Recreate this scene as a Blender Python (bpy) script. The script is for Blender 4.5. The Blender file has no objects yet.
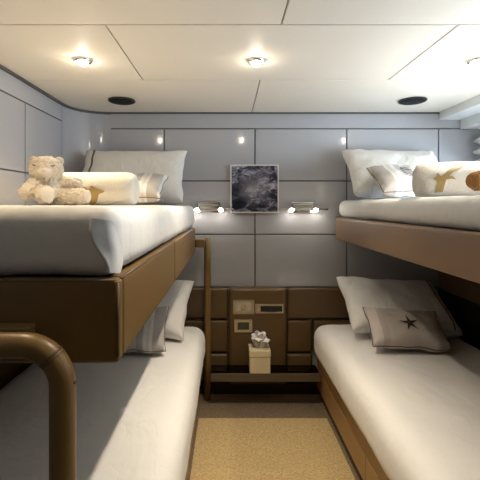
import bpy, bmesh, math, random
from mathutils import Vector, Matrix, noise
random.seed(7)
PI = math.pi
S = bpy.context.scene
COL = S.collection

# ------------------------------------------------------------------ camera
cam = bpy.data.cameras.new('camera')
cam.sensor_width = 36.0
cam.lens = 385.0 / 480.0 * 36.0
cam.shift_x = 12.0 / 480.0
cam.shift_y = -35.0 / 480.0
cam.clip_start = 0.02
camo = bpy.data.objects.new('camera', cam)
camo.location = (0, 0, 1.34)
camo.rotation_euler = (PI / 2, 0, 0)
COL.objects.link(camo)
S.camera = camo

# ------------------------------------------------------------------ world, exposure, large lights
w = bpy.data.worlds.new('world'); S.world = w
w.use_nodes = True
w.node_tree.nodes['Background'].inputs['Color'].default_value = (0.62, 0.76, 1.0, 1)
w.node_tree.nodes['Background'].inputs['Strength'].default_value = 1.0
S.view_settings.view_transform = 'Standard'
S.view_settings.look = 'None'
S.view_settings.gamma = 1.0
S.view_settings.use_curve_mapping = False
S.view_settings.exposure = 0.55

WARM = (1.0, 0.78, 0.50)
NEUT = (1.0, 0.86, 0.68)
COOL = (0.66, 0.82, 1.0)
DOWN_W = 21.0
WINDOW_W = 22.0
READ_W = 0.05


def add_light(kind, name, loc, energy, color, rot=(0, 0, 0), **kw):
    l = bpy.data.lights.new(name, kind)
    l.energy = energy
    l.color = color
    for k, v in kw.items():
        setattr(l, k, v)
    o = bpy.data.objects.new(name, l)
    o.location = loc
    o.rotation_euler = rot
    COL.objects.link(o)
    return o


# daylight coming through the window high on the right wall (window pane sits behind it)
add_light('AREA', 'window_daylight', (1.85, 1.45, 1.50), WINDOW_W, COOL, (0, PI / 2 - .35, 0),
          shape='RECTANGLE', size=0.18, size_y=1.5)


# ------------------------------------------------------------------ materials
def mat(name, color, rough=0.5, metal=0.0, spec=0.5, coat=0.0, bump=None, vary=None, sheen=0.0,
        emit=None, estr=0.0):
    m = bpy.data.materials.new(name)
    m.use_nodes = True
    nt = m.node_tree
    b = nt.nodes['Principled BSDF']
    b.inputs['Base Color'].default_value = (*color, 1)
    b.inputs['Roughness'].default_value = rough
    b.inputs['Metallic'].default_value = metal
    b.inputs['Specular IOR Level'].default_value = spec
    b.inputs['Coat Weight'].default_value = coat
    b.inputs['Coat Roughness'].default_value = 0.05
    b.inputs['Sheen Weight'].default_value = sheen
    if emit:
        b.inputs['Emission Color'].default_value = (*emit, 1)
        b.inputs['Emission Strength'].default_value = estr
    tc = nt.nodes.new('ShaderNodeTexCoord')
    if bump:
        scale, strength, dist = bump
        n = nt.nodes.new('ShaderNodeTexNoise')
        n.inputs['Scale'].default_value = scale
        n.inputs['Detail'].default_value = 4
        bp = nt.nodes.new('ShaderNodeBump')
        bp.inputs['Strength'].default_value = strength
        bp.inputs['Distance'].default_value = dist
        nt.links.new(tc.outputs['Object'], n.inputs['Vector'])
        nt.links.new(n.outputs['Fac'], bp.inputs['Height'])
        nt.links.new(bp.outputs['Normal'], b.inputs['Normal'])
    if vary:
        scale, c2 = vary
        n2 = nt.nodes.new('ShaderNodeTexNoise')
        n2.inputs['Scale'].default_value = scale
        n2.inputs['Detail'].default_value = 3
        mx = nt.nodes.new('ShaderNodeMix'); mx.data_type = 'RGBA'
        mx.inputs[6].default_value = (*color, 1)
        mx.inputs[7].default_value = (*c2, 1)
        nt.links.new(tc.outputs['Object'], n2.inputs['Vector'])
        nt.links.new(n2.outputs['Fac'], mx.inputs[0])
        nt.links.new(mx.outputs[2], b.inputs['Base Color'])
    return m


M = {}
M['panel'] = mat('grey_lacquer', (0.41, 0.412, 0.43), 0.12, spec=0.5, coat=0.5)
M['groove'] = mat('groove_grey', (0.16, 0.155, 0.15), 0.6)
M['ceiling'] = mat('ceiling_vinyl', (0.82, 0.765, 0.67), 0.55, bump=(400, 0.05, 0.001))
M['seam'] = mat('ceiling_seam', (0.22, 0.19, 0.15), 0.7)
M['shadow_gap'] = mat('dark_edge_trim', (0.09, 0.085, 0.08), 0.6)
M['soffit'] = mat('soffit_white', (0.74, 0.76, 0.76), 0.5)
M['leather'] = mat('tan_leather', (0.215, 0.130, 0.042), 0.36, bump=(260, 0.12, 0.001), vary=(3, (0.185, 0.108, 0.034)))
M['leather_r'] = mat('tan_leather_smooth', (0.26, 0.165, 0.095), 0.42, bump=(260, 0.10, 0.001), vary=(4, (0.22, 0.135, 0.075)))
M['leather_d'] = mat('brown_leather', (0.115, 0.066, 0.024), 0.42, bump=(260, 0.10, 0.001))
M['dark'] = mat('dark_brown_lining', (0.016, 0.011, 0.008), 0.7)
M['wood'] = mat('oak_veneer', (0.33, 0.20, 0.085), 0.42, bump=(60, 0.05, 0.001), vary=(6, (0.27, 0.155, 0.06)))
M['wood_d'] = mat('dark_wood', (0.07, 0.045, 0.03), 0.4)
M['linen'] = mat('white_cotton', (0.80, 0.785, 0.75), 0.85, spec=0.2, bump=(9, 0.35, 0.012), sheen=0.1)
M['pillow'] = mat('white_pillow_cotton', (0.80, 0.78, 0.74), 0.85, spec=0.2, bump=(14, 0.3, 0.01), sheen=0.1)
M['piping'] = mat('taupe_piping', (0.16, 0.12, 0.085), 0.8)
M['chrome'] = mat('chrome', (0.75, 0.74, 0.72), 0.16, metal=1.0)
M['steel'] = mat('brushed_steel', (0.62, 0.58, 0.50), 0.32, metal=1.0)
M['black'] = mat('black_plastic', (0.012, 0.012, 0.013), 0.35)
M['speaker'] = mat('speaker_mesh', (0.008, 0.009, 0.011), 0.6, spec=0.25, bump=(900, 0.5, 0.002))
M['switch'] = mat('ivory_plastic', (0.55, 0.47, 0.36), 0.35)
M['lcd'] = mat('thermostat_glass', (0.045, 0.050, 0.038), 0.2)
M['cream'] = mat('cream_leatherette', (0.72, 0.61, 0.41), 0.45, bump=(300, 0.1, 0.001))
M['tissue'] = mat('white_tissue', (0.85, 0.83, 0.80), 0.9)
M['gold'] = mat('gold_embroidery', (0.40, 0.27, 0.085), 0.5, bump=(350, 0.4, 0.002))
M['towel'] = mat('cream_terry', (0.82, 0.775, 0.68), 0.95, spec=0.1, bump=(260, 0.8, 0.006), sheen=0.2)
M['fur'] = mat('cream_plush', (0.86, 0.78, 0.66), 0.95, spec=0.1, bump=(170, 0.9, 0.01), vary=(35, (0.74, 0.62, 0.47)), sheen=0.3)
M['fur_pad'] = mat('pale_plush_pad', (0.70, 0.63, 0.54), 0.95, spec=0.1, bump=(120, 0.5, 0.004), sheen=0.3)
M['fur_brown'] = mat('ginger_plush', (0.50, 0.25, 0.075), 0.95, spec=0.1, bump=(170, 0.9, 0.01), vary=(45, (0.38, 0.165, 0.045)), sheen=0.2)
M['thread'] = mat('dark_thread', (0.06, 0.05, 0.045), 0.7)
M['frame'] = mat('pale_frame', (0.72, 0.68, 0.62), 0.35)
M['star'] = mat('starfish_brown', (0.055, 0.038, 0.026), 0.8, bump=(200, 0.6, 0.003))
M['shell'] = mat('charcoal_print', (0.10, 0.10, 0.105), 0.8)
M['blind'] = mat('white_blind_cloth', (0.74, 0.73, 0.68), 0.8)
M['rubber'] = mat('dark_rubber', (0.03, 0.025, 0.02), 0.7)
M['white_plastic'] = mat('white_plastic', (0.8, 0.8, 0.78), 0.4)


def wrinkle(m, scale, dist):
    """soft cloth creases: stretched, distorted noise feeding a second bump"""
    nt = m.node_tree; b = nt.nodes['Principled BSDF']
    old = b.inputs['Normal'].links[0].from_node
    tc = nt.nodes.new('ShaderNodeTexCoord'); mp = nt.nodes.new('ShaderNodeMapping')
    mp.inputs['Scale'].default_value = (1.0, .7, .45); mp.inputs['Rotation'].default_value = (.3, .4, .5)
    n = nt.nodes.new('ShaderNodeTexNoise'); n.inputs['Scale'].default_value = scale; n.inputs['Detail'].default_value = 3
    n.inputs['Distortion'].default_value = 1.2
    a = nt.nodes.new('ShaderNodeMath'); a.operation = 'SUBTRACT'; a.inputs[1].default_value = .5
    c = nt.nodes.new('ShaderNodeMath'); c.operation = 'ABSOLUTE'
    p = nt.nodes.new('ShaderNodeMath'); p.operation = 'POWER'; p.inputs[1].default_value = .6
    bp = nt.nodes.new('ShaderNodeBump'); bp.inputs['Strength'].default_value = .55; bp.inputs['Distance'].default_value = dist
    nt.links.new(tc.outputs['Object'], mp.inputs['Vector']); nt.links.new(mp.outputs[0], n.inputs['Vector'])
    nt.links.new(n.outputs['Fac'], a.inputs[0]); nt.links.new(a.outputs[0], c.inputs[0]); nt.links.new(c.outputs[0], p.inputs[0])
    nt.links.new(p.outputs[0], bp.inputs['Height']); nt.links.new(old.outputs['Normal'], bp.inputs['Normal'])
    nt.links.new(bp.outputs['Normal'], b.inputs['Normal'])


wrinkle(M['linen'], 4.0, .009)
wrinkle(M['pillow'], 6.0, .017)


def emissive(name, color, strength):
    m = bpy.data.materials.new(name); m.use_nodes = True
    nt = m.node_tree; nt.nodes.clear()
    e = nt.nodes.new('ShaderNodeEmission'); e.inputs['Color'].default_value = (*color, 1)
    e.inputs['Strength'].default_value = strength
    o = nt.nodes.new('ShaderNodeOutputMaterial'); nt.links.new(e.outputs[0], o.inputs[0])
    return m


M['lamp'] = emissive('lamp_lens', (1.0, 0.86, 0.66), 22.0)
M['led'] = emissive('reading_led', (1.0, 0.93, 0.84), 60.0)


def stripe_mat(name, base, stripes):
    """cotton with vertical stripes across the cushion's own X axis (metres)"""
    m = mat(name, base, 0.85, spec=0.2, bump=(16, 0.25, 0.006))
    nt = m.node_tree; b = nt.nodes['Principled BSDF']
    tc = nt.nodes.new('ShaderNodeTexCoord'); sx = nt.nodes.new('ShaderNodeSeparateXYZ')
    nt.links.new(tc.outputs['Object'], sx.inputs[0])
    mr = nt.nodes.new('ShaderNodeMapRange')
    mr.inputs[1].default_value = -0.25; mr.inputs[2].default_value = 0.25
    nt.links.new(sx.outputs['X'], mr.inputs[0])
    cr = nt.nodes.new('ShaderNodeValToRGB'); cr.color_ramp.interpolation = 'CONSTANT'
    el = cr.color_ramp.elements
    el[0].position = 0; el[0].color = (*base, 1)
    el[1].position = 0.999; el[1].color = (*base, 1)
    for x0, x1, c in stripes:
        e = el.new((x0 + 0.25) / 0.5); e.color = (*c, 1)
        e = el.new((x1 + 0.25) / 0.5); e.color = (*base, 1)
    nt.links.new(mr.outputs[0], cr.inputs[0])
    nt.links.new(cr.outputs[0], b.inputs['Base Color'])
    return m


M['stripe'] = stripe_mat('striped_cushion_cotton', (0.76, 0.745, 0.72), [
    (-0.20, -0.14, (0.50, 0.465, 0.44)), (-0.125, -0.11, (0.67, 0.65, 0.63)), (-0.09, -0.055, (0.52, 0.51, 0.515)),
    (-0.02, -0.005, (0.62, 0.60, 0.59)), (0.055, 0.09, (0.52, 0.51, 0.515)), (0.11, 0.125, (0.67, 0.65, 0.63)),
    (0.14, 0.20, (0.50, 0.465, 0.44))])
M['stripe_star'] = stripe_mat('sateen_cushion_cotton', (0.52, 0.47, 0.42), [
    (-0.20, -0.155, (0.60, 0.54, 0.50)), (-0.155, -0.12, (0.46, 0.40, 0.36)), (0.13, 0.17, (0.46, 0.40, 0.36)), (0.17, 0.21, (0.58, 0.52, 0.48))])


def carpet_mat(name, c1, c2):
    m = mat(name, c1, 0.95, spec=0.05)
    nt = m.node_tree; b = nt.nodes['Principled BSDF']
    tc = nt.nodes.new('ShaderNodeTexCoord')
    br = nt.nodes.new('ShaderNodeTexBrick')
    br.inputs['Scale'].default_value = 38
    br.inputs['Color1'].default_value = (*c1, 1); br.inputs['Color2'].default_value = (*c2, 1)
    br.inputs['Mortar'].default_value = (*[v * 0.62 for v in c2], 1)
    br.inputs['Mortar Size'].default_value = 0.06
    br.inputs['Brick Width'].default_value = 0.5; br.inputs['Row Height'].default_value = 0.3
    n = nt.nodes.new('ShaderNodeTexNoise'); n.inputs['Scale'].default_value = 90; n.inputs['Detail'].default_value = 3
    mx = nt.nodes.new('ShaderNodeMix'); mx.data_type = 'RGBA'; mx.blend_type = 'OVERLAY'; mx.inputs[0].default_value = 0.6
    nt.links.new(tc.outputs['Object'], br.inputs['Vector']); nt.links.new(tc.outputs['Object'], n.inputs['Vector'])
    nt.links.new(br.outputs['Color'], mx.inputs[6]); nt.links.new(n.outputs['Fac'], mx.inputs[7])
    nt.links.new(mx.outputs[2], b.inputs['Base Color'])
    bp = nt.nodes.new('ShaderNodeBump'); bp.inputs['Strength'].default_value = 0.6; bp.inputs['Distance'].default_value = 0.004
    nt.links.new(br.outputs['Fac'], bp.inputs['Height']); bp.invert = True
    nt.links.new(bp.outputs['Normal'], b.inputs['Normal'])
    return m


M['sisal'] = carpet_mat('gold_sisal', (0.80, 0.60, 0.31), (0.66, 0.48, 0.23))
M['floor'] = carpet_mat('shaded_woven_floor', (0.30, 0.23, 0.15), (0.25, 0.19, 0.12))  # darker brown stands in for the shade under the glass shelf


def glass_smoke():
    m = bpy.data.materials.new('smoked_glass'); m.use_nodes = True
    nt = m.node_tree; nt.nodes.clear()
    t = nt.nodes.new('ShaderNodeBsdfTransparent'); t.inputs['Color'].default_value = (0.34, 0.28, 0.22, 1)
    g = nt.nodes.new('ShaderNodeBsdfGlossy'); g.inputs['Roughness'].default_value = 0.06
    f = nt.nodes.new('ShaderNodeFresnel'); f.inputs['IOR'].default_value = 1.35
    mx = nt.nodes.new('ShaderNodeMixShader'); o = nt.nodes.new('ShaderNodeOutputMaterial')
    nt.links.new(f.outputs[0], mx.inputs[0]); nt.links.new(t.outputs[0], mx.inputs[1]); nt.links.new(g.outputs[0], mx.inputs[2])
    nt.links.new(mx.outputs[0], o.inputs[0])
    return m


M['smoked'] = glass_smoke()
M['smoked_edge'] = mat('smoked_glass_edge', (0.10, 0.075, 0.05), 0.25)


def window_glass():
    m = bpy.data.materials.new('window_glass'); m.use_nodes = True
    nt = m.node_tree; nt.nodes.clear()
    t = nt.nodes.new('ShaderNodeBsdfTransparent'); g = nt.nodes.new('ShaderNodeBsdfGlossy'); g.inputs['Roughness'].default_value = 0.02
    mx = nt.nodes.new('ShaderNodeMixShader'); mx.inputs[0].default_value = 0.08; o = nt.nodes.new('ShaderNodeOutputMaterial')
    nt.links.new(t.outputs[0], mx.inputs[1]); nt.links.new(g.outputs[0], mx.inputs[2]); nt.links.new(mx.outputs[0], o.inputs[0])
    return m


M['glass'] = window_glass()


def storm_mat():
    m = mat('storm_cloud_print', (0.1, 0.1, 0.1), 0.3)
    nt = m.node_tree; b = nt.nodes['Principled BSDF']
    tc = nt.nodes.new('ShaderNodeTexCoord')
    n = nt.nodes.new('ShaderNodeTexNoise'); n.inputs['Scale'].default_value = 15; n.inputs['Detail'].default_value = 9
    n.inputs['Roughness'].default_value = 0.68; n.inputs['Distortion'].default_value = 0.9
    mp = nt.nodes.new('ShaderNodeMapping'); mp.inputs['Scale'].default_value = (.8, 1.0, 1.25)
    nt.links.new(tc.outputs['Object'], mp.inputs['Vector']); nt.links.new(mp.outputs[0], n.inputs['Vector'])
    cr = nt.nodes.new('ShaderNodeValToRGB')
    el = cr.color_ramp.elements
    el[0].position = 0.38; el[0].color = (0.006, 0.008, 0.017, 1)
    el[1].position = 0.65; el[1].color = (0.55, 0.53, 0.60, 1)
    e = el.new(0.47); e.color = (0.030, 0.033, 0.055, 1)
    e = el.new(0.535); e.color = (0.16, 0.155, 0.20, 1)
    nt.links.new(n.outputs['Fac'], cr.inputs[0])
    # paler cloud bank across the middle of the print
    gr = nt.nodes.new('ShaderNodeVectorMath'); gr.operation = 'LENGTH'; nt.links.new(tc.outputs['Object'], gr.inputs[0])
    mr = nt.nodes.new('ShaderNodeMapRange'); mr.inputs[1].default_value = 0.0; mr.inputs[2].default_value = 0.13
    mr.inputs[3].default_value = 0.80; mr.inputs[4].default_value = 0.0
    nt.links.new(gr.outputs['Value'], mr.inputs[0])
    n3 = nt.nodes.new('ShaderNodeTexNoise'); n3.inputs['Scale'].default_value = 16; n3.inputs['Detail'].default_value = 6
    nt.links.new(tc.outputs['Object'], n3.inputs['Vector'])
    mu = nt.nodes.new('ShaderNodeMath'); mu.operation = 'MULTIPLY'
    nt.links.new(mr.outputs[0], mu.inputs[0]); nt.links.new(n3.outputs['Fac'], mu.inputs[1])
    mx = nt.nodes.new('ShaderNodeMix'); mx.data_type = 'RGBA'; mx.inputs[7].default_value = (0.62, 0.60, 0.68, 1)
    nt.links.new(mu.outputs[0], mx.inputs[0]); nt.links.new(cr.outputs[0], mx.inputs[6])
    nt.links.new(mx.outputs[2], b.inputs['Base Color'])
    return m


M['storm'] = storm_mat()


# ------------------------------------------------------------------ mesh helpers
def link(name, bm, mats, parent=None, loc=None, rot=None, smooth=False, label=None):
    me = bpy.data.meshes.new(name)
    bmesh.ops.recalc_face_normals(bm, faces=bm.faces)
    bm.to_mesh(me); bm.free()
    if not isinstance(mats, (list, tuple)):
        mats = [mats]
    for m_ in mats:
        me.materials.append(m_)
    if smooth:
        me.polygons.foreach_set('use_smooth', [True] * len(me.polygons))
    o = bpy.data.objects.new(name, me)
    COL.objects.link(o)
    if parent is not None:
        o.parent = parent
    if loc is not None:
        o.location = loc
    if rot is not None:
        o.rotation_euler = rot
    if label:
        o['label'] = label
    return o


def tag(o, label, cat, group=None):
    o['label'] = label; o['category'] = cat
    if group:
        o['group'] = group
    return o


def thing(name, label, cat, loc=(0, 0, 0), rot=(0, 0, 0), group=None):
    o = bpy.data.objects.new(name, None)
    o.empty_display_size = 0.05
    COL.objects.link(o)
    o.location = loc; o.rotation_euler = rot
    return tag(o, label, cat, group)


def struct(name, bm, mats, smooth=False):
    o = link(name, bm, mats, smooth=smooth)
    o['kind'] = 'structure'
    return o


def box(bm, x0, x1, y0, y1, z0, z1, bev=0.0, seg=2, mi=0):
    t = bmesh.new()
    bmesh.ops.create_cube(t, size=1.0)
    for v in t.verts:
        v.co = Vector((x0 + (v.co.x + .5) * (x1 - x0), y0 + (v.co.y + .5) * (y1 - y0), z0 + (v.co.z + .5) * (z1 - z0)))
    if bev > 0:
        bmesh.ops.bevel(t, geom=t.edges[:], offset=bev, segments=seg, affect='EDGES', profile=0.6)
    merge(bm, t, mi)


def merge(bm, t, mi=0, mtx=None):
    vm = {}
    for v in t.verts:
        vm[v] = bm.verts.new(mtx @ v.co if mtx else v.co)
    for f in t.faces:
        try:
            nf = bm.faces.new([vm[v] for v in f.verts])
            nf.material_index = mi; nf.smooth = f.smooth
        except ValueError:
            pass
    t.free()


def B():
    return bmesh.new()


def cyl(bm, center, r, h, axis='Z', seg=32, bev=0.0, mi=0, r2=None):
    t = bmesh.new()
    bmesh.ops.create_cone(t, cap_ends=True, segments=seg, radius1=r, radius2=r if r2 is None else r2, depth=h)
    if bev > 0:
        es = [e for e in t.edges if len(e.link_faces) == 2 and any(len(f.verts) > 4 for f in e.link_faces)]
        bmesh.ops.bevel(t, geom=es, offset=bev, segments=3, affect='EDGES')
    R = {'Z': Matrix.Identity(4), 'Y': Matrix.Rotation(PI / 2, 4, 'X'), 'X': Matrix.Rotation(PI / 2, 4, 'Y')}[axis]
    merge(bm, t, mi, Matrix.Translation(center) @ R)


def ball(bm, center, rad, mi=0, sub=3, mtx=None):
    t = bmesh.new()
    bmesh.ops.create_icosphere(t, subdivisions=sub, radius=1.0)
    r = rad if isinstance(rad, (tuple, list)) else (rad,) * 3
    Mx = Matrix.Translation(center) @ (mtx or Matrix.Identity(4)) @ Matrix.Diagonal((*r, 1))
    merge(bm, t, mi, Mx)


def tube(bm, pts, r, seg=14, mi=0, closed=False):
    pts = [Vector(p) for p in pts]
    n = len(pts); rings = []
    up = None
    for i, p in enumerate(pts):
        if closed:
            d = pts[(i + 1) % n] - pts[i - 1]
        else:
            d = pts[min(i + 1, n - 1)] - pts[max(i - 1, 0)]
        d.normalize()
        if up is None:
            up = Vector((0, 0, 1)) if abs(d.z) < .9 else Vector((0, 1, 0))
        s = d.cross(up).normalized()
        up = s.cross(d).normalized()
        rr = r[i] if isinstance(r, (list, tuple)) else r
        rings.append([bm.verts.new(p + rr * (math.cos(2 * PI * k / seg) * s + math.sin(2 * PI * k / seg) * up)) for k in range(seg)])
    m_ = n if closed else n - 1
    for i in range(m_):
        a, b = rings[i], rings[(i + 1) % n]
        for k in range(seg):
            f = bm.faces.new((a[k], a[(k + 1) % seg], b[(k + 1) % seg], b[k])); f.smooth = True; f.material_index = mi
    if not closed:
        bm.faces.new(rings[0]).material_index = mi; bm.faces.new(rings[-1][::-1]).material_index = mi


def softbox(bm, x0, x1, y0, y1, z0, z1, r, step=0.04, amp=0.004, freq=6.0, seed=0, rz=None, puff=0.0):
    """rounded upholstered block with soft surface unevenness"""
    c = Vector(((x0 + x1) / 2, (y0 + y1) / 2, (z0 + z1) / 2))
    h = Vector(((x1 - x0) / 2, (y1 - y0) / 2, (z1 - z0) / 2))

    def axis(hh):
        rr = min(r, hh * .98)
        inner = hh - rr
        k = max(2, int(2 * inner / step))
        a = [-hh + rr * (1 - math.cos(i / 5 * PI / 2)) * 1.0 for i in range(5)]
        m_ = [-inner + 2 * inner * i / k for i in range(k + 1)]
        return a + m_ + [-v for v in a[::-1]]
    ax = [axis(h.x), axis(h.y), axis(h.z)]
    cache = {}

    def vert(p):
        key = (round(p.x, 5), round(p.y, 5), round(p.z, 5))
        if key in cache:
            return cache[key]
        rr = Vector([min(r, h[i] * .98) for i in range(3)])
        inn = Vector([max(-(h[i] - rr[i]), min(h[i] - rr[i], p[i])) for i in range(3)])
        d = p - inn
        dn = Vector([d[i] / rr[i] for i in range(3)])
        nrm = dn.normalized()
        q = inn + Vector([nrm[i] * rr[i] for i in range(3)])
        n_ = noise.noise((q + c) * freq + Vector((seed, seed * 2.3, 0))) + .5 * noise.noise((q + c) * freq * 2.7 + Vector((seed, 5, 3)))
        q += nrm * amp * n_
        if puff:
            q += nrm * puff * max(0, (1 - (q.x / h.x) ** 2)) * max(0, (1 - (q.z / h.z) ** 2)) * max(0, (1 - (q.y / h.y) ** 4) if h.y > .06 else 1)
        v = bm.verts.new(q + c)
        cache[key] = v
        return v
    for d in range(3):
        a, b = [(1, 2), (2, 0), (0, 1)][d]
        for s in (-1, 1):
            for i in range(len(ax[a]) - 1):
                for j in range(len(ax[b]) - 1):
                    q = []
                    for ii, jj in ((i, j), (i + 1, j), (i + 1, j + 1), (i, j + 1)):
                        p = Vector((0, 0, 0)); p[d] = s * h[d]; p[a] = ax[a][ii]; p[b] = ax[b][jj]
                        v = vert(p)
                        if v not in q:
                            q.append(v)
                    if len(q) > 2:
                        try:
                            f = bm.faces.new(q); f.smooth = True
                        except ValueError:
                            pass


# ------------------------------------------------------------------ setting
YB = 2.75          # back wall face
XL = -1.08         # left wall face
XR = 1.86          # window wall face
XRL = 1.50         # lower right lining
ZC = 2.0
Y0 = -1.4
ROWS = [0.02, 0.37, 0.752, 1.130, 1.512, 1.885, 2.02]
G = 0.0045

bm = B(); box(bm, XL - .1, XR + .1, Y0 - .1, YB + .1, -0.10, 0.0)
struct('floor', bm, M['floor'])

# back wall: lacquer panels over a darker backing
bm = B()
box(bm, XL - .1, XR + .1, YB + .012, YB + .12, -.1, 2.15, mi=1)
xs = [-0.84, -0.455, 0.193, 0.848, 1.505, XR + .1]
for i in range(len(xs) - 1):
    for j in range(len(ROWS) - 1):
        gx1 = G
        if j == len(ROWS) - 2:
            continue
        box(bm, xs[i] + G, xs[i + 1] - gx1, YB, YB + .02, ROWS[j] + G, ROWS[j + 1] - G, bev=.0025)
box(bm, xs[0], XR + .1, YB, YB + .02, ROWS[-2] + G, ROWS[-1] + .1)
struct('wall_back', bm, [M['panel'], M['groove']])

# left wall with the rounded corner running into the back wall
bm = B()
box(bm, XL - .12, XL - .012, Y0 - .1, YB + .1, -.1, 2.15, mi=1)
ys = [Y0, -0.5, 0.13, 0.77, 1.41, 2.05, 2.5]
for i in range(len(ys) - 1):
    for j in range(len(ROWS) - 1):
        top = ROWS[j + 1] - G if j < len(ROWS) - 2 else 2.1
        y0_, y1_ = ys[i] + G, ys[i + 1] - (G if i < len(ys) - 2 else 0)
        if j == len(ROWS) - 2:
            y0_, y1_ = ys[i], ys[i + 1]
        box(bm, XL - .02, XL, y0_, y1_, ROWS[j] + G, top, bev=0.0)
struct('wall_left', bm, [M['panel'], M['groove']])
bm = B()
R_ = 0.245
cx, cy = XL + R_, YB - R_
for j in range(len(ROWS) - 1):
    z0, z1 = ROWS[j] + (G if j < len(ROWS) - 2 else 0), (ROWS[j + 1] - (G if j < len(ROWS) - 3 else 0) if j < len(ROWS) - 2 else 2.1)
    N = 20
    prev = None
    for k in range(N + 1):
        a = PI - k / N * PI / 2
        px, py = cx + R_ * math.cos(a), cy + R_ * math.sin(a)
        cur = [bm.verts.new((px, py, z0)), bm.verts.new((px, py, z1))]
        if prev:
            f = bm.faces.new((prev[0], cur[0], cur[1], prev[1])); f.smooth = True
        prev = cur
N = 20; prev = None
for k in range(N + 1):
    a = PI - k / N * PI / 2
    px, py = cx + (R_ + .012) * math.cos(a), cy + (R_ + .012) * math.sin(a)
    cur = [bm.verts.new((px, py, -.05)), bm.verts.new((px, py, 2.1))]
    if prev:
        f = bm.faces.new((prev[0], cur[0], cur[1], prev[1])); f.material_index = 1
    prev = cur
struct('wall_corner', bm, [M['panel'], M['groove']])

# dark shadow-gap trim where the left wall meets the ceiling
bm = B()
box(bm, XL + .002, XL + .016, Y0, cy, ZC - .014, ZC - .001)
prev = None
for k in range(N + 1):
    a = PI - k / N * PI / 2
    ra, rb = R_ - .002, R_ - .016
    cur = [bm.verts.new((cx + r_ * math.cos(a), cy + r_ * math.sin(a), z_)) for r_, z_ in ((ra, ZC - .001), (rb, ZC - .001), (rb, ZC - .014), (ra, ZC - .014))]
    if prev:
        for q in range(4):
            bm.faces.new((prev[q], cur[q], cur[(q + 1) % 4], prev[(q + 1) % 4]))
    prev = cur
box(bm, cx, XR, YB - .014, YB - .002, ZC - .010, ZC - .001)
struct('trim_1', bm, M['shadow_gap'])

# wall behind the camera
bm = B(); box(bm, XL - .1, XR + .1, Y0 - .1, Y0, -.1, 2.15)
struct('wall_front', bm, M['wood_d'])

# ceiling: vinyl panels with fine seams
bm = B()
box(bm, XL - .1, 1.52, Y0 - .1, YB + .1, ZC + .010, ZC + .14, mi=1)
s = .003
rows_c = [(Y0 - .1, 1.41, [XL - .1, 0.195, 1.52]), (1.41, 2.035, [XL - .1, -0.45, 0.845, 1.52]), (2.035, YB + .1, [XL - .1, 0.17, 1.52])]
for y0, y1, xs_ in rows_c:
    for i in range(len(xs_) - 1):
        box(bm, xs_[i] + s, xs_[i + 1] - s, y0 + s, y1 - s, ZC, ZC + .012, bev=.0015, seg=1)
struct('ceiling', bm, [M['ceiling'], M['seam']])

# stepped soffit above the right-hand window
bm = B()
box(bm, 1.505, 1.655, Y0, YB - .005, 1.945, 2.14, bev=.004)
struct('trim_2', bm, M['soffit'])
bm = B()
box(bm, 1.656, XR + .1, Y0, YB - .005, 1.880, 2.14, bev=.004)
struct('trim_3', bm, M['soffit'])

# right wall, upper part with the window opening; lower dark lining
WY0, WY1, WZ0, WZ1 = 0.62, 2.28, 1.385, 1.80
bm = B()
box(bm, XR, XR + .12, Y0 - .1, WY0, 1.0, 2.15)
box(bm, XR, XR + .12, WY1, YB + .1, 1.0, 2.15)
box(bm, XR, XR + .12, WY0, WY1, 1.0, WZ0)
box(bm, XR, XR + .12, WY0, WY1, WZ1, 2.15)
struct('wall_right', bm, M['panel'])
bm = B()
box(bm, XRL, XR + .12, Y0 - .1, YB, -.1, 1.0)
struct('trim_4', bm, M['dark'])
wd = bpy.data.objects.new('window_1', None); COL.objects.link(wd); wd.location = (XR, (WY0 + WY1) / 2, WZ0); wd['kind'] = 'structure'
hw, hh = (WY1 - WY0) / 2, WZ1 - WZ0
bm = B()
box(bm, .0, .05, -hw, hw, 0, .03, bev=.003); box(bm, .0, .05, -hw, hw, hh - .03, hh, bev=.003)
box(bm, .0, .05, -hw, -hw + .03, .03, hh - .03, bev=.003); box(bm, .0, .05, hw - .03, hw, .03, hh - .03, bev=.003)
link('window_frame', bm, M['white_plastic'], wd)
bm = B(); box(bm, .022, .028, -hw + .03, hw - .03, .03, hh - .03)
link('pane', bm, M['glass'], wd)

bm = B(); box(bm, -.80, XRL, YB - .02, YB - .001, 0, .10)
struct('baseboard_back', bm, M['dark'])

# ------------------------------------------------------------------ aisle carpet; darker floor past its far end paints in shelf shade
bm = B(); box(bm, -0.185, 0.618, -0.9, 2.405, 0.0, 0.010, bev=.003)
tag(link('sisal_carpet', bm, M['sisal']), 'golden woven sisal carpet between the lower beds, stopping at the strip of painted shade', 'rug')


# ------------------------------------------------------------------ bunks
def rail_box(bm, x0, x1, y0, y1, z0, z1, bev=.012):
    box(bm, x0, x1, y0, y1, z0, z1, bev=bev, seg=3)


# left upper bunk
lb = thing('bunk_bed_frame', 'left upper bunk frame clad in tan leather with a grab rail at each end', 'bunk frame', (-0.65, 1.68, 1.03))
O = Vector((-0.65, 1.68, 1.03))


def rel(bm, O_):
    for v in bm.verts:
        v.co -= O_
    return bm


LBX = -0.22
bm = B(); rail_box(bm, LBX - .035, LBX, 0.812, 1.595, 1.019, 1.190)
link('side_rail', rel(bm, O), M['leather'], lb, smooth=False)
bm = B(); rail_box(bm, LBX - .035, LBX, 1.600, 2.58, 1.019, 1.190)
link('side_rail', rel(bm, O), M['leather'], lb)
bm = B(); rail_box(bm, XL + .012, LBX, 0.775, 0.811, 1.019, 1.190)
link('end_panel', rel(bm, O), M['leather'], lb)
bm = B(); box(bm, XL + .012, LBX - .036, 0.826, 2.58, 1.04, 1.135, bev=.003)
link('base_panel', rel(bm, O), M['leather_d'], lb)
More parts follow.
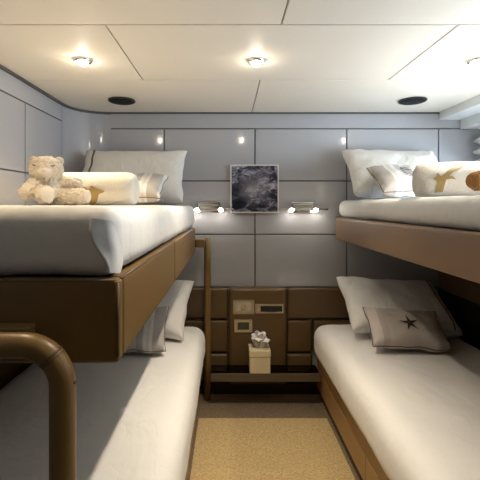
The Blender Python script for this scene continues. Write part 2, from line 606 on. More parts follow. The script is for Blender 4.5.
# piping on the outer corner
bm = B()
tube(bm, [(LBX - .003, 0.778, 1.034), (LBX - .003, 0.778, 1.182)], .004)
tube(bm, [(LBX - .004, y, 1.187) for y in (0.80, 1.2, 1.585)], .0035, 8)
tube(bm, [(x, 0.779, 1.187) for x in (XL + .03, -.6, LBX - .01)], .0035, 8)
link('piping', rel(bm, O), M['leather_d'], lb, smooth=True, label='stitched leather edge piping')


def arc(c, r, a0, a1, u, v, n=12):
    return [Vector(c) + r * (math.cos(a0 + (a1 - a0) * i / n) * Vector(u) + math.sin(a0 + (a1 - a0) * i / n) * Vector(v)) for i in range(n + 1)]


# front grab rail: bent tube wrapped in leather
gy = 0.715
gx0, gx1, gz, rb_ = -0.98, -0.307, 1.08, .075
pts = [Vector((gx0, gy, .0))] + [Vector((gx0, gy, z)) for z in (.3, .6, .9)] + \
    arc((gx0 + rb_, gy, gz - rb_), rb_, PI, PI / 2, (1, 0, 0), (0, 0, 1)) + \
    arc((gx1 - rb_, gy, gz - rb_), rb_, PI / 2, 0, (1, 0, 0), (0, 0, 1)) + [Vector((gx1, gy, z)) for z in (.9, .6, .3, 0.0)]
bm = B(); tube(bm, pts, .0235, 20)
fr = link('grab_rail', rel(bm, O), M['leather'], lb, smooth=True)
bm = B()
sp = arc((gx1 - rb_, gy, gz - rb_), rb_, PI / 2 * .52, PI / 2 * .48, (1, 0, 0), (0, 0, 1), 2)
tube(bm, sp, .0245, 20)
sp = arc((gx1 - rb_, gy, gz - rb_), rb_, PI / 2 * .46, PI / 2 * .44, (1, 0, 0), (0, 0, 1), 2)
tube(bm, sp, .0242, 20)
link('stitch_seam', rel(bm, O), M['leather_d'], fr, smooth=True)
bm = B(); cyl(bm, (gx1 + .0235, gy - .002, 1.012), .0035, .004, 'X', 12)
link('screw', rel(bm, O), M['piping'], fr)
bm = B(); box(bm, -0.93, -0.385, gy + .022, 0.774, 1.082, 1.104, bev=.006, seg=3)
link('bracket', rel(bm, O), M['leather'], fr)
# rear grab post
bm = B(); tube(bm, [(-.142, 2.655, z) for z in (0.0, .3, .6, .9, 1.112)], .0235, 20)
rp = link('grab_rail', rel(bm, O), M['leather'], lb, smooth=True)
bm = B(); box(bm, LBX + .001, -.157, 2.565, 2.66, 1.055, 1.110, bev=.008, seg=3)
box(bm, LBX - .03, LBX + .01, 2.581, 2.66, 1.055, 1.110, bev=.008, seg=3)
link('bracket', rel(bm, O), M['leather'], rp)
bm = B(); cyl(bm, (-.1185, 2.65, 1.098), .004, .005, 'X', 12)
link('screw', rel(bm, O), M['chrome'], rp)

# right upper bunk
RBX = 0.752
rb = thing('bunk_bed_frame', 'right upper bunk frame clad in pale tan leather', 'bunk frame', (1.2, 1.68, 1.10))
O = Vector((1.2, 1.68, 1.10))
bm = B(); rail_box(bm, RBX, RBX + .04, 0.79, 2.70, 1.102, 1.256, .014)
link('side_rail', rel(bm, O), M['leather_r'], rb)
bm = B(); rail_box(bm, RBX + .041, XR - .012, 0.79, 0.825, 1.102, 1.256)
link('end_panel', rel(bm, O), M['leather_r'], rb)
bm = B(); box(bm, RBX + .041, XR - .012, 0.826, 2.70, 1.112, 1.20, bev=.003)
link('base_panel', rel(bm, O), M['leather_d'], rb)

# brown band on the right-hand lining under the bunk
t = thing('wall_panel', 'long brown leather band on the dark wall below the right upper bunk', 'panel', (1.48, 1.7, .76))
bm = B(); box(bm, -.022, .019, -0.9, 0.985, 0, .30, bev=.006)
link('panel', bm, M['leather_d'], t)
bm = B(); cyl(bm, (-.024, -.145, .055), .006, .006, 'X', 16, bev=.001)
link('screw', bm, M['chrome'], t)

# left side panel along the lower bed
bm = B()
box(bm, XL + .002, XL + .035, 0.78, 2.47, .30, .53, bev=.012, seg=3)
box(bm, XL + .002, XL + .035, 0.78, 2.47, .535, .765, bev=.012, seg=3)
tag(link('wall_panel', bm, M['leather_d']), 'padded brown leather panel on the left wall beside the lower bed', 'panel')


def mattress(name, label, x0, x1, y0, y1, z0, z1, r, seed, group=None, fold=False):
    O_ = Vector(((x0 + x1) / 2, (y0 + y1) / 2, z0))
    bm = B(); softbox(bm, x0, x1, y0, y1, z0, z1, r, step=.03, amp=.0045, freq=6, seed=seed)
    o = link(name, rel(bm, O_), M['linen'], loc=O_, smooth=True)
    if fold:
        # the duvet corner folded down like an envelope: a lip wrapped round the rounded corner
        def perim(q_, off):
            if q_ < 0:
                return Vector((x1 - r + q_, y0 - off, 0))
            a_ = min(q_ / r, PI / 2)
            ex = max(0, q_ - r * PI / 2)
            return Vector((x1 - r + (r + off) * math.sin(a_), y0 + r - (r + off) * math.cos(a_) + ex, 0))
        bm = B(); prev = None
        for q in range(25):
            f = q / 24
            zz = z1 - .028 - (z1 - z0 - .034) * f
            lo = -.012 + .022 * f - .010 * math.sin(f * PI * 1.6)
            hi = lo + .030 + .045 * math.sin(PI * min(1, f * .9 + .08)) * (1 - .3 * f)
            cur = []
            for m_ in range(13):
                g = m_ / 12
                off = .0010 + .0085 * (1 - g) ** 1.5 * min(1, f * 4 + .1) + .0045 * math.sin(g * 9 + f * 5) * g * (1 - g) * 2 * math.sin(PI * f)
                if m_ == 0:
                    off = -.002
                p_ = perim(lo + (hi - lo) * g, off + (.0 if m_ else 0)); p_.z = zz + .006 * (1 - g)
                cur.append(bm.verts.new(p_))
            if prev:
                for m_ in range(12):
                    bm.faces.new((prev[m_], prev[m_ + 1], cur[m_ + 1], cur[m_])).smooth = True
            prev = cur
        link('duvet_fold', rel(bm, O_), M['linen'], o, smooth=True)
    return tag(o, label, 'mattress', group)


mattress('mattress', 'white made-up mattress on the left upper bunk, under the cream bear', XL + .03, -0.226, 0.785, 2.64, 1.190, 1.336, .042, 1, fold=True)
m2 = mattress('mattress', 'white made-up mattress on the right upper bunk, under the ginger plush', 0.772, XR - .03, 0.80, 2.71, 1.256, 1.372, .048, 2)
mattress('mattress', 'white made-up mattress on the left lower bed, half in the shade', XL + .04, -0.150, 0.79, 2.61, .296, .540, .085, 3)
mattress('mattress', 'white made-up mattress on the right lower bed, under the starfish cushion', 0.578, 1.455, 0.79, 2.66, .296, .536, .085, 4)


def bed_base(label, x0, x1, side, yb):
    t = thing('bed_base', label, 'bed base', ((x0 + x1) / 2, 1.72, 0))
    O_ = Vector(((x0 + x1) / 2, 1.72, 0))
    bm = B(); box(bm, x0 + .05, x1 - .05, 0.85, yb - .03, 0.0, .07)
    link('plinth', rel(bm, O_), M['dark'], t)
    bm = B(); box(bm, x0 + .018, x1 - .018, 0.80, yb, .07, .288, bev=.003)
    link('body', rel(bm, O_), M['wood'], t)
    fx0, fx1 = (x0, x0 + .018) if side < 0 else (x1 - .018, x1)
    bm = B(); box(bm, fx0, fx1, 0.80, yb, .208, .288, bev=.002)
    link('top_board', rel(bm, O_), M['wood'], t)
    for y0, y1 in ((0.80, 1.74), (1.745, yb)):
        bm = B(); box(bm, fx0, fx1, y0, y1, .071, .204, bev=.002)
        d = link('drawer', rel(bm, O_), M['wood'], t)
        bm = B(); cyl(bm, (fx0 - .004 if side < 0 else fx1 + .004, (y0 + y1) / 2 + (.17 if y0 < 1 else 0), .165), .006, .010, 'X', 16, bev=.001)
        link('knob', rel(bm, O_), M['chrome'], d)
    return t


bed_base('oak base with drawers under the right lower bed', 0.622, 1.455, -1, 2.695)
bed_base('oak base with drawers under the left lower bed, mostly hidden by bedding', XL + .05, -0.19, 1, 2.56)


# ------------------------------------------------------------------ headboards, console, glass shelf
def headboard(label, splits):
    t = thing('headboard', label, 'headboard', (splits[0][0], YB, .30))
    for i, (x0, x1, z0, z1) in enumerate(splits):
        bm = B(); softbox(bm, x0 + .002, x1 - .002, YB - .048, YB - .001, z0 + .002, z1 - .002, .020, step=.05, amp=.0)
        o = link('padded_panel', bm, M['leather_d'], t, smooth=True)
        o.matrix_parent_inverse = t.matrix_world.inverted()
        o.location = Vector((0, 0, 0)) - Vector((splits[0][0], YB, .30))
    return t


headboard('padded brown leather headboard behind the left lower bed', [(-.80, .003, .535, .758), (-.80, .003, .30, .530), (-.80, .003, .105, .295)])
headboard('padded brown leather headboard behind the right lower bed',
          [(.4145, 1.46, .535, .758), (.4145, .595, .30, .530), (.60, 1.46, .30, .530), (.413, .595, .105, .295)])

t = thing('control_console', 'brown leather wall console with switch, slot and thermostat between the beds', 'console', (.21, YB, .085))
OC = Vector((.21, YB, .085))
bm = B()
YF = 2.675
softbox(bm, .0045, .4115, YF, YB - .001, .085, .762, .028, step=.05, amp=0)
link('body', rel(bm, OC), M['leather_d'], t, smooth=True)


def plate(name, x0, x1, z0, z1, d=.006, mt='steel', parent=None, y=YF, bev=.002):
    bm = B(); box(bm, x0, x1, y - d, y + .001, z0, z1, bev=bev)
    return link(name, rel(bm, OC), M[mt], parent or t)


# pixel scale on this face is 144 px per metre
p1 = plate('switch_plate', .036, .182, .583, .680)
plate('switch', .058, .160, .602, .662, .009, 'switch', p1)
bm = B(); cyl(bm, (.108, YF - .012, .634), .019, .010, 'Y', 24, bev=.002)
link('key_knob', rel(bm, OC), M['chrome'], p1)
p2 = plate('player_frame', .190, .384, .588, .652, .006)
plate('player_slot', .226, .376, .600, .640, .008, 'black', p2)
bm = B(); cyl(bm, (.208, YF - .010, .622), .012, .010, 'Y', 20, bev=.002)
link('knob', rel(bm, OC), M['chrome'], p2)
bm = B()
tube(bm, [(.236, YF - .010, .606), (.27, YF - .013, .603), (.32, YF - .013, .603), (.366, YF - .010, .606)], .004, 8)
link('pull_bar', rel(bm, OC), M['black'], p2, smooth=True)
p3 = plate('thermostat', .044, .168, .458, .546, .010, 'steel')
plate('display', .066, .146, .476, .528, .012, 'lcd', p3)

t = thing('glass_shelf', 'low smoked glass shelf between the lower beds under the console', 'shelf', (.22, 2.6, .212))
bm = B(); box(bm, -.335, .385, -.055, .072, 0, .018)
link('glass_top', bm, M['smoked'], t)
bm = B(); box(bm, -.335, .385, -.075, -.056, -.032, .018, bev=.002)
link('front_edge', bm, M['smoked_edge'], t)
# tissue box on the shelf
t = thing('tissue_box', 'cream cube tissue box with a crumpled tissue on the glass shelf', 'tissue box', (.211, 2.598, .2305))
bm = B(); box(bm, -.068, .068, -.068, .068, 0, .108, bev=.004)
link('box', bm, M['cream'], t)
bm = B(); box(bm, -.071, .071, -.071, .071, .109, .150, bev=.005)
link('lid', bm, M['cream'], t)
bm = B()
for k, (a0, ht, out, wd_) in enumerate(((.2, .085, .030, .030), (1.3, .070, .045, .028), (2.2, .060, .050, .026), (3.1, .078, .040, .030),
                                        (4.2, .066, .048, .028), (5.2, .090, .030, .026), (5.9, .055, .055, .026), (.8, .050, .050, .030), (3.7, .095, .012, .026))):
    prev = None
    ca, sa = math.cos(a0), math.sin(a0)
    for q in range(11):
        f = q / 10
        ht_ = ht * 1.3; rr_ = .006 + out * 1.25 * f ** 1.4
        zz = .149 + ht_ * math.sin(min(1, f * 1.15) * PI / 2) - .012 * f ** 3
        wq = wd_ * 1.25 * (.35 + 1.0 * math.sin(PI * (.12 + .80 * f)))
        cur = []
        for m_ in range(9):
            g = -1 + 2 * m_ / 8
            nn = noise.noise(Vector((g * 2.2 + k * 3, f * 2.5, k * 1.7)))
            r2_ = rr_ + .010 * nn - .010 * g * g * f
            px, py = r2_ * ca - g * wq * sa, r2_ * sa + g * wq * ca
            cur.append(bm.verts.new((px, py * .85, max(.1505, zz - .018 * g * g * f + .008 * nn))))
        if prev:
            for m_ in range(8):
                bm.faces.new((prev[m_], prev[m_ + 1], cur[m_ + 1], cur[m_])).smooth = True
        prev = cur
link('tissue', bm, M['tissue'], t)


# ------------------------------------------------------------------ picture
t = thing('framed_picture', 'square framed print of dark storm clouds on the back wall', 'picture', (.188, YB, 1.455))
bm = B()
hs, fw = .171, .008
box(bm, -hs, hs, -.030, -.001, hs - fw, hs, bev=.0015); box(bm, -hs, hs, -.030, -.001, -hs, -hs + fw, bev=.0015)
box(bm, -hs, -hs + fw, -.030, -.001, -hs + fw, hs - fw, bev=.0015); box(bm, hs - fw, hs, -.030, -.001, -hs + fw, hs - fw, bev=.0015)
link('frame', bm, M['frame'], t)
bm = B(); box(bm, -hs + fw, hs - fw, -.024, -.004, -hs + fw, hs - fw)
link('print', bm, M['storm'], t)


# ------------------------------------------------------------------ reading lights
def reading_light(x, z, label):
    t = thing('reading_light', label, 'wall light', (x, YB, z), group='reading lights on the back wall')
    bm = B(); box(bm, -.078, .078, -.012, -.001, -.034, .044, bev=.003)
    link('wall_plate', bm, M['chrome'], t)
    bm = B(); box(bm, -.066, .066, -.030, -.012, .014, .030, bev=.003); box(bm, -.07, .07, -.036, -.012, -.018, -.004, bev=.003)
    link('housing', bm, M['steel'], t)
    bm = B(); tube(bm, [(-.175, -.040, -.006), (-.09, -.040, -.006), (.09, -.040, -.006), (.175, -.040, -.006)], .006, 12)
    link('arm', bm, M['chrome'], t, smooth=True)
    for sx in (-1, 1):
        bm = B(); cyl(bm, (sx * .084, -.044, -.006), .015, .034, 'X', 20, bev=.003)
        hd = link('lamp_head', bm, M['chrome'], t)
        bm = B(); ball(bm, (sx * .084, -.060, -.012), (.016, .010, .012), sub=2)
        link('bulb', bm, M['led'], hd, smooth=True)
        l = add_light('SPOT', 'reading_lamp', (x + sx * .084, YB - .072, z - .020), READ_W * 6, (1.0, .9, .76), (math.radians(28), 0, 0),
                      spot_size=math.radians(150), spot_blend=.7, shadow_soft_size=.012)
    return t


reading_light(-.135, 1.318, 'chrome reading light left of the picture')
reading_light(.530, 1.316, 'chrome reading light right of the picture')


# ------------------------------------------------------------------ ceiling lights and speakers
def downlight(x, y, label, power, color, cone=100, blend=.6):
    t = thing('ceiling_light', label, 'ceiling light', (x, y, ZC), group='recessed ceiling downlights')
    bm = B()
    ring = [(0.024, 0.0), (.024, -.009), (.030, -.012), (.038, -.010), (.040, -.004), (.040, 0.0)]
    NA_ = 36; rr = []
    for k in range(NA_):
        a = 2 * PI * k / NA_
        rr.append([bm.verts.new((r_ * math.cos(a), r_ * math.sin(a), z_)) for r_, z_ in ring])
    for k in range(NA_):
        for i in range(len(ring) - 1):
            f = bm.faces.new((rr[k][i], rr[(k + 1) % NA_][i], rr[(k + 1) % NA_][i + 1], rr[k][i + 1])); f.smooth = True
    link('trim_ring', bm, M['chrome'], t)
    bm = B(); ball(bm, (0, 0, -.012), (.0235, .0235, .016), sub=3)
    link('lens', bm, M['lamp'], t, smooth=True)
    for sx in (-1, 1):
        bm = B(); cyl(bm, (sx * .033, -.012, -.013), .005, .010, 'Z', 12, bev=.001)
        link('clip', bm, M['steel'], t)
    add_light('POINT', 'downlight_spill', (x, y, ZC - .040), min(power, 20) * .020, (1.0, .90, .74), shadow_soft_size=.012)
    add_light('SPOT', 'downlight_beam', (x, y, ZC - .03), power, color, spot_size=math.radians(cone), spot_blend=blend, shadow_soft_size=.018)
    return t


downlight(-.660, 1.75, 'lit round ceiling downlight above the left upper bunk', DOWN_W, WARM)
downlight(.130, 1.76, 'lit round ceiling downlight above the aisle, middle of three', DOWN_W * 1.9, NEUT, 94, 1.0)
downlight(1.130, 1.75, 'lit round ceiling downlight above the right upper bunk', DOWN_W, NEUT)
# unseen fill spots without fittings, added to light the bear and near bed ends
add_light('SPOT', 'aisle_fill', (.13, 1.0, ZC - .03), DOWN_W * 1.5, NEUT, spot_size=math.radians(88), spot_blend=1.0, shadow_soft_size=.02)
for bx_, bw_ in ((-.66, .55), (1.13, .25)):
    add_light('SPOT', 'bunk_fill', (bx_, 1.02, ZC - .03), DOWN_W * bw_, WARM, spot_size=math.radians(95), spot_blend=.6, shadow_soft_size=.02)
add_light('SPOT', 'entry_fill', (.13, -.7, ZC - .03), DOWN_W * .06, WARM, spot_size=math.radians(150), spot_blend=.5, shadow_soft_size=.02)


def speaker(x, y, label):
    t = thing('ceiling_speaker', label, 'speaker', (x, y, ZC), group='ceiling speakers')
    bm = B(); cyl(bm, (0, 0, -.006), .084, .010, 'Z', 48, bev=.003)
    link('rim', bm, M['black'], t)
    bm = B(); ball(bm, (0, 0, -.011), (.076, .076, .010), sub=4)
    link('grille', bm, M['speaker'], t, smooth=True)
    return t


speaker(-.668, 2.42, 'round black ceiling speaker above the left upper bunk')
speaker(1.160, 2.42, 'round black ceiling speaker above the right upper bunk')

# ------------------------------------------------------------------ roman blind by the window
t = thing('roman_blind', 'white folded roman blind at the window above the right bunk', 'blind', (1.775, 1.45, 1.605))
bm = B()
ZL = [(.262, .020), (.225, .016), (.19, .055), (.15, .014), (.115, .060), (.075, .012), (.04, .062), (.005, .016)]
y0_, y1_ = -.86, 1.24
NY = 40
prev = None
prof = []
for i in range(len(ZL) - 1):
    for k in range(4):
        f = k / 4
        g = f * f * (3 - 2 * f)
        prof.append((ZL[i][0] + (ZL[i + 1][0] - ZL[i][0]) * f, ZL[i][1] + (ZL[i + 1][1] - ZL[i][1]) * g))
prof.append(ZL[-1])
for j in range(NY + 1):
    y = y0_ + (y1_ - y0_) * j / NY
    cur = [bm.verts.new((.03 - 1.6 * p[1] + .004 * noise.noise(Vector((y * 9, p[0] * 20, 0))), y, p[0] - .012 * (p[1] / .06) * (1 + .5 * noise.noise(Vector((y * 4, i, 1)))))) for i, p in enumerate(prof)]
    if prev:
        for i in range(len(prof) - 1):
            f = bm.faces.new((prev[i], cur[i], cur[i + 1], prev[i + 1])); f.smooth = True
    prev = cur
bl = link('cloth', bm, M['blind'], t, smooth=True)
sm = bl.modifiers.new('thick', 'SOLIDIFY'); sm.thickness = .004
bm = B(); box(bm, -.02, .035, y0_, y1_, .262, .274, bev=.003)
link('head_rail', bm, M['white_plastic'], t)


# ------------------------------------------------------------------ pillows
class Cushion:
    def __init__(s, W, H, T, pinch=.07, seed=0, pw=.42, sag=0.0, amp=.006):
        s.W, s.H, s.T, s.pinch, s.seed, s.pw, s.sag, s.amp = W, H, T, pinch, seed, pw, sag, amp

    def at(s, u, v, side=1, off=0.0):
        x = s.W / 2 * u * (1 - s.pinch * (1 - v * v))
        y = s.H / 2 * v * (1 - s.pinch * 1.1 * (1 - u * u))
        y -= s.sag * (1 - u * u) * (v + 1) * .5
        prof = max(0.0, (1 - u ** 4) * (1 - v ** 4)) ** s.pw
        n_ = noise.noise(Vector((u * 2.1 + s.seed, v * 2.1, side * 3 + s.seed)))
        n2 = noise.noise(Vector((u * 5.5 + s.seed, v * 3.2 + s.seed, side * 2)))
        n2 += 1.1 * (.35 - abs(noise.noise(Vector((u * 2.6 + v * 1.5 + s.seed, v * 2.4 - u * 1.2, side + s.seed)))))
        corner = (abs(u) * abs(v)) ** 1.5
        ripple = math.sin((u * u * 9 + v * v * 7) * 1.6 + s.seed) * corner
        low = 1 + .22 * (-v)        # filling slumps towards the bottom
        z = side * (s.T / 2 * prof * low + s.amp * prof ** .6 * (n_ + .6 * n2 + .5 * ripple) + off)
        x += .010 * noise.noise(Vector((v * 2.2, s.seed, u))) * abs(u); y += .012 * noise.noise(Vector((u * 2.4, s.seed + 4, v))) * abs(v)
        return Vector((x, y, z))

    def mesh(s, N=40):
        bm = B()
        gr = {}
        for side in (1, -1):
            for i in range(N + 1):
                for j in range(N + 1):
                    a = -1 + 2 * i / N; b = -1 + 2 * j / N
                    u = math.sin(a * PI / 2) * .55 + a * .45; v = math.sin(b * PI / 2) * .55 + b * .45
                    edge = i in (0, N) or j in (0, N)
                    if edge and side == -1:
                        gr[(side, i, j)] = gr[(1, i, j)]
                        continue
                    gr[(side, i, j)] = bm.verts.new(s.at(u, v, side))
            for i in range(N):
                for j in range(N):
                    q = [gr[(side, i, j)], gr[(side, i + 1, j)], gr[(side, i + 1, j + 1)], gr[(side, i, j + 1)]]
                    f = bm.faces.new(q if side == 1 else q[::-1]); f.smooth = True
        return bm

    def loop(s, f=1.0, n=24):
        p = []
        for k in range(n): p.append((-f + 2 * f * k / n, -f))
        for k in range(n): p.append((f, -f + 2 * f * k / n))
        for k in range(n): p.append((f - 2 * f * k / n, f))
        for k in range(n): p.append((-f, f - 2 * f * k / n))
        return p


def add_pillow(name, c, label, loc, rot, mtl, group=None, cat='pillow', piping=None, band=None):
    t = link(name, c.mesh(), mtl, loc=loc, rot=rot, smooth=True)
    tag(t, label, cat, group)
    if piping:
        bm = B(); tube(bm, [c.at(u, v) for u, v in c.loop()], piping, 8, closed=True)
        link('piping', bm, M['piping'], t, smooth=True, label='dark taupe piping')
    if band:
        bm = B()
        u0, wd_ = band
        prev = None
        for k in range(41):
            v = -1 + 2 * k / 40
            cur = [bm.verts.new(c.at(u0 - wd_, v, 1, .0015)), bm.verts.new(c.at(u0 + wd_, v, 1, .0015))]
            if prev:
                bm.faces.new((prev[0], prev[1], cur[1], cur[0])).smooth = True
            prev = cur
        link('trim_band', bm, M['piping'], t, smooth=True, label='narrow taupe trim band')
    return t


D = math.radians
# left upper bunk
add_pillow('pillow', Cushion(.69, .43, .16, .05, 3, sag=.01), 'large white pillow with a taupe band on the left upper bunk', (-.625, 2.52, 1.535), (D(55), 0, D(0)), M['pillow'], 'large bed pillows', band=(-.80, .022))
# right upper bunk
add_pillow('pillow', Cushion(.63, .43, .17, .06, 11, sag=.02, amp=.011), 'large plain white pillow on the right upper bunk', (1.090, 2.50, 1.556), (D(46), D(1), D(0)), M['pillow'], 'large bed pillows')
# lower right
add_pillow('pillow', Cushion(.66, .46, .15, .05, 17, sag=.01, amp=.010), 'large white pillow with a dark band on the right lower bed', (1.065, 2.46, .706), (D(32), D(3), D(0)), M['pillow'], 'large bed pillows', band=(.84, .014))
# lower left
add_pillow('pillow', Cushion(.69, .46, .15, .05, 23, sag=.01), 'large white pillow half hidden under the left upper bunk', (-.585, 2.42, .728), (D(34), D(6), D(0)), M['pillow'], 'large bed pillows')


def applique(c, polys, name, mtl, parent, off=.0018, n=2, label=None):
    """flat shapes in cushion (u,v) space laid on the cushion's front"""
    bm = B()
    for poly in polys:
        tmp = bmesh.new()
        vs = [tmp.verts.new((u, v, 0)) for u, v in poly]
        tmp.faces.new(vs); tmp.normal_update()
        bmesh.ops.triangulate(tmp, faces=tmp.faces[:])
        for _ in range(n):
            bmesh.ops.subdivide_edges(tmp, edges=tmp.edges[:], cuts=1, use_grid_fill=True)
        for v in tmp.verts:
            v.co = c.at(v.co.x, v.co.y, 1, off)
        merge(bm, tmp)
    return link(name, bm, mtl, parent, smooth=True, label=label)


c = Cushion(.44, .26, .11, .06, 5)
p = add_pillow('cushion', c, 'small striped cushion behind the rolled towel on the left upper bunk', (-.580, 2.20, 1.444), (D(31), 0, D(-2)), M['stripe'], 'small striped cushions', 'cushion', piping=.0025)
c = Cushion(.42, .27, .12, .06, 8)
p = add_pillow('cushion', c, 'small striped cushion with a charcoal shell print on the right upper bunk', (1.045, 2.20, 1.487), (D(34), D(-1), D(2)), M['stripe'], 'small striped cushions', 'cushion', piping=.0025)
polys = []
for k in range(7):
    yk = .36 - k * .155
    hw_ = .17 * math.sin(PI * (k + 1.0) / 8.0)
    polys.append([(-.24 - hw_, yk - .03), (-.24 - hw_ * .4, yk + .05), (-.24 + hw_ * .4, yk + .05), (-.24 + hw_, yk - .03),
                  (-.24 + hw_, yk - .10), (-.24 + hw_ * .4, yk - .03), (-.24 - hw_ * .4, yk - .03), (-.24 - hw_, yk - .10)])
applique(c, polys, 'shell_motif', M['shell'], p, label='charcoal ribbed shell motif')
c = Cushion(.42, .25, .11, .06, 13, amp=.009)
p = add_pillow('cushion', c, 'small beige cushion with a brown starfish on the right lower bed', (.995, 2.16, .648), (D(38), D(3), D(-2)), M['stripe_star'], None, 'cushion', piping=.0035)
star = []
for k in range(10):
    a = PI / 2 + k * PI / 5 + .12
    r_ = (.066 if k % 2 == 0 else .017)
    star.append((.03 + r_ * math.cos(a) / .23, -.02 + r_ * math.sin(a) / .125))
applique(c, [star], 'starfish_motif', M['star'], p, off=.003, label='dark brown five-armed starfish motif')
c = Cushion(.42, .27, .12, .06, 31)
add_pillow('cushion', c, 'small striped cushion under the left upper bunk, on the lower bed', (-.545, 2.11, .660), (D(42), 0, D(4)), M['stripe'], 'small striped cushions', 'cushion', piping=.0025)


# ------------------------------------------------------------------ rolled towels with gold bird
class Roll:
    def __init__(s, L, R, seed):
        s.L, s.R, s.seed = L, R, seed

    def prof(s, x):
        e = s.L / 2 - abs(x)
        k = .05
        if e < k:
            f = max(0, e / k)
            return s.R * (.72 + .28 * math.sqrt(max(0, 1 - (1 - f) ** 2)))
        return s.R

    def at(s, x, a, off=0):
        """a: angle, 0 faces -y (the viewer), pi/2 up"""
        r = s.prof(x)
        r += .0035 * noise.noise(Vector((x * 9 + s.seed, math.cos(a) * 2, math.sin(a) * 2))) + off
        z = r * math.sin(a)
        if z < -.86 * s.R:
            z = -.86 * s.R
        return Vector((x, -r * 1.06 * math.cos(a), z + .86 * s.R))


BIRD_DIVE = [(-.020, -.060), (.012, -.058), (.017, -.020), (.022, .000), (.046, .004), (.062, .000), (.048, .014), (.036, .016),
             (.050, .034), (.075, .052), (.108, .078), (.070, .066), (.040, .050), (.016, .022), (.004, .014),
             (-.012, .030), (-.018, .012), (-.030, .004), (-.016, -.002), (-.012, -.016)]
BIRD_PERCH = [(-.028, -.066), (-.010, -.070), (.012, -.045), (.024, -.012), (.046, -.004), (.052, .002), (.034, .008), (.014, .014),
              (-.004, .024), (-.014, .020), (-.006, .014), (-.022, .012), (-.040, .020), (-.046, .010), (-.034, .000), (-.022, -.012), (-.020, -.04)]


def towel_roll(label, loc, rz, L, R, seed, bird, bx, bz, sc):
    r = Roll(L, R, seed)
    t = thing('towel_roll', label, 'towel', loc, (0, 0, rz), 'rolled towels on the upper bunks')
    bm = B(); NX, NA_ = 40, 56; rings = []
    for i in range(NX + 1):
        f = -1 + 2 * i / NX
        x = L / 2 * (math.sin(f * PI / 2) * .6 + f * .4)
        rings.append([bm.verts.new(r.at(x, 2 * PI * k / NA_)) for k in range(NA_)])
    for i in range(NX):
        for k in range(NA_):
            bm.faces.new((rings[i][k], rings[i][(k + 1) % NA_], rings[i + 1][(k + 1) % NA_], rings[i + 1][k])).smooth = True
    # coiled end faces
    for ring, sx in ((rings[0], -1), (rings[-1], 1)):
        cen = sum((v.co for v in ring), Vector()) / len(ring)
        prev = ring
        for st in range(1, 8):
            f = 1 - st / 8
            dx = sx * (.004 if st % 2 else -.003)
            cur = [bm.verts.new(cen + (v.co - cen) * f + Vector((dx, 0, 0))) for v in ring]
            for k in range(NA_):
                bm.faces.new((prev[k], prev[(k + 1) % NA_], cur[(k + 1) % NA_], cur[k])).smooth = True
            prev = cur
        bm.faces.new(prev)
    link('towel', bm, M['towel'], t, smooth=True)
    tmp = bmesh.new()
    vs = [tmp.verts.new((x * sc, z * sc, 0)) for x, z in bird]
    tmp.faces.new(vs); tmp.normal_update(); bmesh.ops.triangulate(tmp, faces=tmp.faces[:])
    for _ in range(2):
        bmesh.ops.subdivide_edges(tmp, edges=tmp.edges[:], cuts=1, use_grid_fill=True)
    for v in tmp.verts:
        x, z = v.co.x + bx, v.co.y + bz
        v.co = r.at(x, z / R, .0025)
    bm = B(); merge(bm, tmp)
    link('bird_motif', bm, M['gold'], t, smooth=True, label='gold embroidered seabird')


towel_roll('rolled cream towel with a gold bird behind the cream bear', (-.600, 1.76, 1.341), D(0), .36, .079, 2, BIRD_PERCH, .012, -.010, 1.0)
towel_roll('rolled cream towel with a gold flying bird beside the ginger plush', (1.03, 1.67, 1.377), D(-17), .40, .081, 6, BIRD_DIVE, -.115, .0, .95)


# ------------------------------------------------------------------ plush bears
def limb(bm, a, b, ra, rb_, n=5):
    a, b = Vector(a), Vector(b)
    for i in range(n + 1):
        f = i / n
        ball(bm, a.lerp(b, f), ra + (rb_ - ra) * f, sub=3)


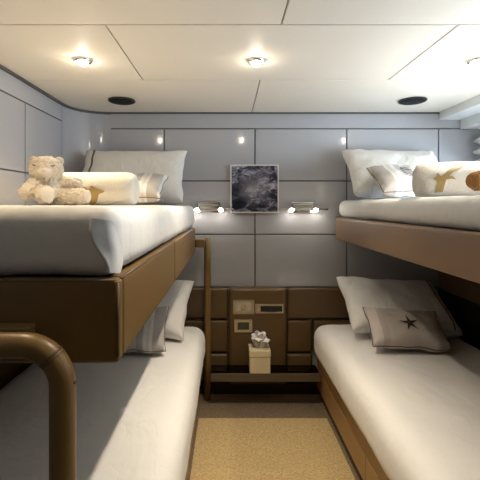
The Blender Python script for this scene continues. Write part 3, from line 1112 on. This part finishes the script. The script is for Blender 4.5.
def plush_bear(label, loc, rz, furm, padm, parts, sc=1.0):
    t = thing('teddy_bear', label, 'teddy bear', loc, (0, 0, rz))
    bm = B()
    ball(bm, (0, 0, .052), (.058, .046, .056))            # body
    ball(bm, (0, -.005, .085), (.042, .038, .040))
    hd = parts['head']
    ball(bm, hd, (.061, .052, .049))
    for k in ('arm_l', 'arm_r', 'leg_l', 'leg_r'):
        a, b, ra, rb2 = parts[k]
        limb(bm, a, b, ra, rb2)
    body = link('body', bm, furm, t, smooth=True)
    rm = body.modifiers.new('remesh', 'REMESH'); rm.mode = 'VOXEL'; rm.voxel_size = .0035; rm.use_smooth_shade = True
    sm_ = body.modifiers.new('smooth', 'SMOOTH'); sm_.iterations = 4
    tx = bpy.data.textures.new('fur', 'CLOUDS'); tx.noise_scale = .011; tx.noise_depth = 2
    dm = body.modifiers.new('fur', 'DISPLACE'); dm.texture = tx; dm.strength = .014; dm.mid_level = .5
    for sx in (-1, 1):
        bm = B(); ball(bm, Vector(hd) + Vector((sx * .044, .004, .031)), (.018, .013, .017))
        e = link('ear', bm, furm, t, smooth=True)
    bm = B(); ball(bm, Vector(hd) + Vector((.004, -.044, -.015)), (.027, .020, .018))
    mz = link('muzzle', bm, padm, t, smooth=True)
    bm = B(); ball(bm, Vector(hd) + Vector((.004, -.064, -.009)), (.008, .005, .006), sub=2)
    link('nose', bm, padm, mz, smooth=True)
    for sx in (-1, 1):
        bm = B()
        ex = Vector(hd) + Vector((sx * .028, -.0435, .011))
        tube(bm, [ex + Vector((-.009, .002, .002)), ex + Vector((-.004, -.002, -.002)), ex + Vector((.004, -.002, -.003)), ex + Vector((.010, .003, .000))], .0016, 6)
        link('eye', bm, M['thread'], t, smooth=True)
    for k in ('leg_l', 'leg_r'):
        a, b, ra, rb2 = parts[k]
        d = (Vector(b) - Vector(a)).normalized()
        bm = B()
        ball(bm, Vector(b) + d * rb2 * .75, (rb2 * .82, rb2 * .82, rb2 * .42), mtx=d.to_track_quat('Z', 'Y').to_matrix().to_4x4())
        link('foot_pad', bm, padm, t, smooth=True)
    return t


parts = dict(head=(-.002, -.010, .132), arm_l=((-.040, -.01, .085), (-.058, -.055, .043), .022, .028), arm_r=((.050, 0, .088), (.105, .000, .078), .023, .022),
             leg_l=((-.01, -.03, .035), (.010, -.085, .034), .030, .033), leg_r=((.035, -.01, .032), (.125, -.035, .030), .028, .030))
plush_bear('cream teddy bear sitting against the rolled towel on the left bunk', (-.685, 1.46, 1.343), D(14), M['fur'], M['fur_pad'], parts)
parts2 = dict(head=(.0, -.008, .138), arm_l=((-.045, -.01, .085), (-.080, -.045, .055), .022, .026), arm_r=((.050, 0, .088), (.085, -.03, .070), .023, .022),
              leg_l=((-.03, -.02, .040), (-.130, -.050, .046), .032, .036), leg_r=((.035, -.02, .032), (.095, -.075, .035), .028, .034))
plush_bear('ginger teddy bear at the right edge on the right bunk, one foot in view', (1.024, 1.42, 1.379), D(0), M['fur_brown'], M['fur_brown'], parts2)
